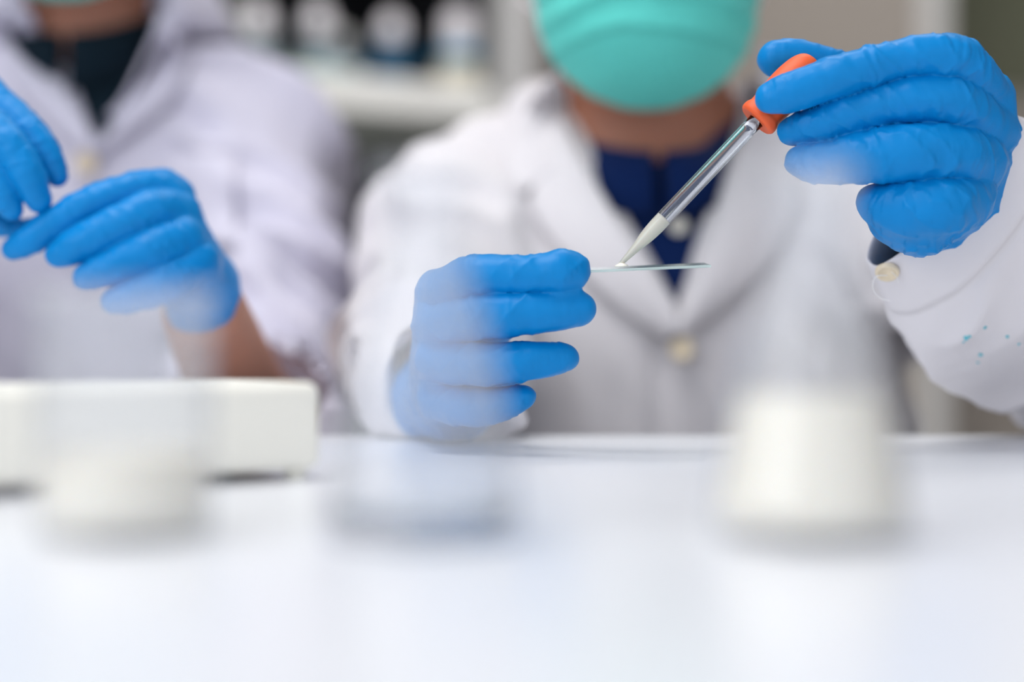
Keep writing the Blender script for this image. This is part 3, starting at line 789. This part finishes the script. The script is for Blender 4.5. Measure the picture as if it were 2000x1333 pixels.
P2 = dict(fl=0.15, fa=1.7, c=c2, sw=0.124, sz=0.955, tr=0.054, nr=0.050, head=(wx(165, 1.2), 1.195, 1.168), cr=0.060, cz=1.066, cdrop=0.042, ccz=1.078, wr=0.022,
  label='person in a white coat and black shirt, bare forearm, both blue gloves brought together', seed=11,
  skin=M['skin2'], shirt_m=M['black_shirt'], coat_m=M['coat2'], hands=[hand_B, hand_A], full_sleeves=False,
  arms=[((c2[0]-0.135, 1.26, 0.955), (-0.50, 1.04, 0.84), V3(W(-260, 250, 0.90))), ((c2[0]+0.128, 1.26, 0.945), (wx(505, 1.03), 1.03, 0.748), V3(W(398, 610, 0.83)))],
  sr=[(0.055, 0.045), (0.050, 0.055)], sleeve_to=[0.7, 0.22],
  vneck=[(wx(45, 1.15), wz(-40, 1.15)), (wx(181, 1.15), wz(285, 1.15)), (wx(330, 1.15), wz(-40, 1.15))], placket=wx(165, 1.15),
  lapels=[([(60,20),(95,110),(130,185),(168,248),(176,295)], [(-30,60),(0,120),(50,190),(110,250),(170,305)], (0.011, 0.006)),
          ([(318,20),(280,110),(240,190),(194,248),(178,295)], [(368,125),(350,170),(310,220),(250,260),(182,305)], (0.011, 0.006))],
  collars=[([(60,-60),(50,-20),(55,30),(70,60)], [(-10,-20),(-40,20),(-50,60),(-35,90)], (0.012, 0.006)),
           ([(310,-60),(322,-10),(325,40),(315,75)], [(345,-20),(372,30),(380,80),(372,118)], (0.012, 0.006))],
  buttons=[(167, 318, 0.008, M['tan_button'])], shirt_buttons=[], pocket=(330, 300, 460, 480))
p2, coat2, cme2 = build_person(P2)
stool(c1[0], 1.14, 'black padded stool under the person holding the pipette')
stool(c2[0], 1.27, 'black padded stool under the person with joined hands')

# near sleeve of person one: a loose lofted sleeve from cuff to elbow
cu = W(1821, 368, 0.722); el = Vector((0.352, 0.862, 0.808))
axs = (el-cu).normalized()
major = (W(1985, 276, 0.715)-W(1676, 484, 0.715)).normalized()
major = (major-axs*major.dot(axs)).normalized(); minor = axs.cross(major).normalized()
if minor.y > 0: minor = -minor         # minor points to the camera
def sleeve_ring(t, s, n=120, inner=0.0):
    """t: axial distance from the cuff (m)"""
    c_ = cu+axs*s; row = []
    L_ = (el-cu).length; k = s/L_
    sag = 0.020*math.sin(min(1, k*2.4)*PI/2)
    for i in range(n):
        a = 2*PI*i/n; ca, sa = math.cos(a), math.sin(a)
        rm = 0.044+0.0095*min(1, k*3); rn = 0.014+0.031*min(1, k*3.5)
        low = max(0, -ca)
        r_low = sag*low**1.2
        p = c_+major*(ca*(rm-inner)-r_low)+minor*(sa*(rn-inner))
        row.append(p)
    return row
def sleeve_mesh():
    n = 160; rows = []
    L_ = (el-cu).length
    for s in (0.045, 0.03, 0.012, 0.0025): rows.append(sleeve_ring(0, s, n, 0.0022))
    rows.append(sleeve_ring(0, 0.0, n, 0.0016)); rows.append(sleeve_ring(0, -0.0008, n, 0.0008))
    S_ = [0.0]+list(np.linspace(0.001, L_, 110))
    for s in S_: rows.append(sleeve_ring(0, s, n, 0.0))
    A = np.array([[tuple(p) for p in r] for r in rows]); nr, nn, _ = A.shape
    ss = np.array([0.045, 0.03, 0.012, 0.0025, 0, -0.0008]+S_)[:, None]+np.zeros((1, nn)); aa = (np.arange(nn)*2*PI/nn)[None, :]+np.zeros((nr, 1))
    C = np.array(cu)[None, None]+ss[..., None]*np.array(axs); N = A-C; N /= np.linalg.norm(N, axis=2, keepdims=True)
    Pf = A.reshape(-1, 3); s_ = ss.ravel(); a_ = aa.ravel()
    d = np.zeros(len(Pf)); hem = 0.030
    g = np.clip((s_-hem)/0.012, 0, 1)
    # diagonal gathers below the cuff
    q = np.stack([s_/0.030+np.cos(a_-0.5)*0.9, np.cos(a_)*1.6+4, np.sin(a_)*1.6+9], 1)
    d += g*0.0085*(ridge(q, 3)**2.2-0.35)
    q = np.stack([s_/0.016+np.cos(a_)*1.3, np.cos(a_)*2.0+4, np.sin(a_)*2.0+9], 1)
    d += g*0.0022*(fbm(q, 8)-0.5)
    d += 0.0022*(fbm(np.stack([s_/0.03, np.cos(a_)*2.2, np.sin(a_)*2.2], 1), 17)-0.5)
    # hem seam, folded edge, raised cuff band
    d -= 0.0018*np.exp(-((s_-hem)/0.0012)**2); d += 0.0009*(s_ < hem)
    d -= 0.0006*np.exp(-((s_-hem+0.0035)/0.0008)**2)*(0.5+0.5*np.sign(np.sin(a_*180)))
    d -= 0.0005*np.exp(-((s_-0.003)/0.0006)**2)
    # lengthwise sleeve seam
    ga = ((a_-1.25-1.1*np.clip(s_-hem, 0, 1)/0.1+PI) % (2*PI))-PI
    d -= g*0.0013*np.exp(-(ga/0.025)**2); d += g*0.0008*np.exp(-((ga-0.06)/0.04)**2)
    A = (Pf+N.reshape(-1, 3)*d[:, None]).reshape(nr, nn, 3)
    return loft_me([[Vector(p) for p in r] for r in A], closed=True), A
sme, SA = sleeve_mesh(); rest_on_table(sme, 0.001)
sleeve = child('sleeve', sme, M['coat'], coat1)
sbv = bvh_of(sme)
def on_sleeve(px, py, off=0.0):
    dr = (W(px, py, 1)-CAMP).normalized(); h = sbv.ray_cast(CAMP, dr)
    if h[0] is None: return W(px, py, 0.70), -dr
    n = h[1] if h[1].dot(dr) < 0 else -h[1]
    return h[0]+n*off, n
p, n_ = on_sleeve(1733, 527, 0.0006)
bt = child('cuff_button', button_me(p, n_, 0.0054, 0.0022), M['tan_button'], sleeve)
th = [(1733, 527), (1712, 540), (1704, 556), (1708, 572), (1722, 584), (1738, 588)]
pts = [p+n_*0.0028]+[W(x, y, p.y-0.0035) for x, y in th[1:]]
child('loose_thread', tube_me([Vector(p) for p in smooth_prof([tuple(p) for p in pts], 6)], 0.00022, 5), M['thread'], sleeve)
pts = [on_sleeve(x, y, 0.002)[0] for x, y in [(1728, 519), (1742, 526), (1752, 536), (1756, 548)]]
child('loose_thread', tube_me([Vector(p) for p in smooth_prof([tuple(p) for p in pts], 6)], 0.0002, 5), M['thread'], sleeve)
for x, y, r in [(1886, 660, 6), (1893, 657, 4), (1882, 668, 3), (1924, 640, 4), (1968, 658, 4), (1915, 693, 5), (1910, 708, 3), (1990, 672, 3)]:
    p, n_ = on_sleeve(x, y, 0.0001)
    bm = bmesh.new(); bmesh.ops.create_circle(bm, cap_ends=True, segments=14, radius=r*0.00022)
    for v in bm.verts: v.co.x *= random.uniform(0.6, 1.2); v.co.y *= random.uniform(0.7, 1.3)
    ext = bmesh.ops.extrude_face_region(bm, geom=bm.faces[:])
    for v in [g for g in ext['geom'] if isinstance(g, bmesh.types.BMVert)]: v.co.z += 0.0002
    me = bm_mesh(bm); me.transform(Matrix.Translation(p) @ n_.to_track_quat('Z', 'Y').to_matrix().to_4x4())
    child('stain', me, M['stain'], sleeve)

# ------------------------------------------------------------------ background: open shelf unit with bottles
ua = W(560, 134, 2.02); ub = W(965, 168, 2.17)
ang = math.atan2(ub.y-ua.y, ub.x-ua.x); sh_z = ua.z
Lu = math.hypot(ub.x-ua.x, ub.y-ua.y)
un = thing('shelf_unit', 'white open shelf unit holding reagent bottles behind the two people', 'shelf', (ua.x, ua.y, 0), ang)
child('shelf', box_me(-1.2, Lu, 0.0, 0.32, sh_z-0.046, sh_z, 0.003), M['shelf_white'], un, False)
child('back_panel', box_me(-1.2, Lu, 0.32, 0.335, 0.0, 1.9, 0.0), M['dark_cavity'], un, False)
child('upper_shelf', box_me(-1.2, Lu, 0.03, 0.32, sh_z+0.30, sh_z+0.33, 0.003), M['shelf_white'], un, False)
child('side_panel', box_me(Lu, Lu+0.05, -0.03, 0.335, 0.0, 1.9, 0.003), M['panel_grey'], un, False)
child('side_panel', box_me(-1.25, -1.2, -0.03, 0.335, 0.0, 1.9, 0.003), M['panel_grey'], un, False)
child('side_shade_sheet', box_me(Lu-0.004, Lu-0.0005, 0.01, 0.318, sh_z+0.001, sh_z+0.299, 0.0), M['dark_cavity'], un, False)  # added near-black sheet, stands for shade on the end panel's inner face
child('cabinet', box_me(-1.2, Lu, 0.02, 0.32, 0.05, 0.80, 0.003), M['greygreen'], un, False)
child('splash_panel', box_me(-1.2, Lu, 0.28, 0.318, 0.80, sh_z-0.047, 0.002), M['greygreen'], un, False)
# bottles
def bottle_profile(r, h, neck=0.35, sh=0.2):
    return [(0, 0), (r*0.9, 0), (r, 0.004), (r, h*(1-sh-0.12)), (r*0.93, h*(1-sh)), (r*neck*1.2, h*0.90), (r*neck, h*0.93), (r*neck, h)]
def bottle(u, v, r, h, body_m, cap_m, lab_m, label, liquid=None, labz=(0.2, 0.6)):
    p = un.matrix_basis @ Vector((u, v, sh_z))
    t = bpy.data.objects.new('reagent_bottle', None); COL.objects.link(t); t.location = p; t.rotation_euler.z = random.uniform(-0.4, 0.4)
    tag(t, label, 'bottle', 'reagent bottles on the white shelf')
    child('body', lathe_me(smooth_prof(bottle_profile(r, h), 3), 36), body_m, t)
    cr = r*0.35*1.35
    child('cap', lathe_me([(0, h*0.93), (cr, h*0.93), (cr, h*1.06), (cr*0.85, h*1.09), (0, h*1.09)], 24), cap_m, t)
    if lab_m: child('label', lathe_me([(r*1.005, h*labz[0]), (r*1.02, h*labz[0]), (r*1.02, h*labz[1]), (r*1.005, h*labz[1])], 36), lab_m, t)
    if liquid:
        child('liquid', lathe_me([(0, 0.003), (r*0.93, 0.004), (r*0.94, h*0.45), (0, h*0.45)], 28), liquid, t)
bpy.context.view_layer.update()
def shelf_u(px, v):          # where a sight line meets the shelf's row at depth v behind its front edge
    ca, sa = math.cos(ang), math.sin(ang); k = (px-1000)/F
    return (k*(ua.y+v*ca)-ua.x+v*sa)/(ca-k*sa)
M['cap_glint'] = mat('glint_white_cap', S(250, 244, 248), 0.12, 0.02, 30, spec=0.8)  # domed caps whitened to stand for blurred highlights on the bottles
def dome_bottle(px, v, r, h, body_m, cr, label, lab=None, liquid=None, lab2=None, cap='cap_glint'):
    p = un.matrix_basis @ Vector((shelf_u(px, v), v, sh_z))
    t = bpy.data.objects.new('reagent_bottle', None); COL.objects.link(t); t.location = p
    tag(t, label, 'bottle', 'reagent bottles on the white shelf')
    child('body', lathe_me(smooth_prof(bottle_profile(r, h), 3), 36), body_m, t)
    child('cap', lathe_me(smooth_prof([(0, h*0.9), (cr*0.95, h*0.9), (cr, h*0.94), (cr, h*0.9+cr*1.2), (cr*0.7, h*0.9+cr*1.8), (0, h*0.9+cr*2.05)], 4), 28), M[cap], t)
    if lab: child('label', lathe_me([(r*1.005, h*0.08), (r*1.02, h*0.08), (r*1.02, h*0.5), (r*1.005, h*0.5)], 36), M[lab], t)
    if lab2: child('label', lathe_me([(r*1.005, h*0.5), (r*1.02, h*0.5), (r*1.02, h*0.78), (r*1.005, h*0.78)], 36), M[lab2], t)
    if liquid: child('liquid', lathe_me([(0, 0.003), (r*0.93, 0.004), (r*0.94, h*0.45), (0, h*0.45)], 28), liquid, t)
M['navy_liquid'] = mat('dark_teal_solution', S(8, 70, 100), 0.15, 0.03, 10)
dome_bottle(897, 0.05, 0.027, 0.072, M['clear_liquid'], 0.022, 'bottle with a blue and cream label beside the grey end panel', 'label', None, 'label_blue')
dome_bottle(765, 0.06, 0.027, 0.068, M['navy_liquid'], 0.0165, 'dark teal bottle with a highlight-white domed cap')
dome_bottle(735, 0.20, 0.020, 0.050, M['navy_liquid'], 0.010, 'short dark teal bottle behind the taller one', cap='black')
dome_bottle(668, 0.08, 0.024, 0.056, M['glass_b'], 0.011, 'low clear bottle half full of pale liquid', None, M['clear_liquid'], cap='panel_grey')
dome_bottle(622, 0.07, 0.022, 0.072, M['glass_b'], 0.0165, 'clear bottle with a highlight-white domed cap above the green strip', None, M['clear_liquid'])
dome_bottle(566, 0.12, 0.024, 0.080, M['black'], 0.010, 'black bottle with a black cap, just beyond the nearer shoulder', cap='black')
dome_bottle(506, 0.08, 0.024, 0.066, M['glass_b'], 0.0165, 'clear bottle with a highlight-white domed cap behind the white coat shoulder', None, M['clear_liquid'])
dome_bottle(455, 0.10, 0.024, 0.075, M['glass_b'], 0.012, 'clear bottle with a grey cap, farthest from the end panel', None, M['clear_liquid'], cap='panel_grey')
gs = child('shelf_liner', box_me(-1.15, shelf_u(690, 0.01), 0.002, 0.021, sh_z+0.0002, sh_z+0.003, 0.0006), mat('green_mat', S(70, 130, 60), 0.8), un, False)
# dark chair between the people
ch = thing('office_chair', 'black office chair standing behind and between the two people', 'chair', (wx(690, 1.86), 1.86, 0), 0.25)
child('backrest', box_me(-0.17, 0.05, -0.03, 0.03, 0.60, wz(300, 1.86), 0.025, 4), M['black'], ch)
child('seat', box_me(-0.22, 0.10, -0.34, 0.02, 0.42, 0.49, 0.025, 4), M['black'], ch)
child('column', lathe_me([(0, 0.06), (0.03, 0.06), (0.03, 0.42), (0, 0.42)], 20), M['metal'], ch).location = (-0.06, -0.12, 0)
for k in range(5):
    a = 2*PI*k/5; child('leg', tube_me([(-0.06, -0.12, 0.09), (-0.06+0.22*math.cos(a), -0.12+0.22*math.sin(a), 0.03)], [0.02, 0.028], 10), M['black'], ch)
child('back_bar', box_me(-0.09, -0.03, 0.0, 0.035, 0.40, 0.72, 0.008), M['black'], ch)
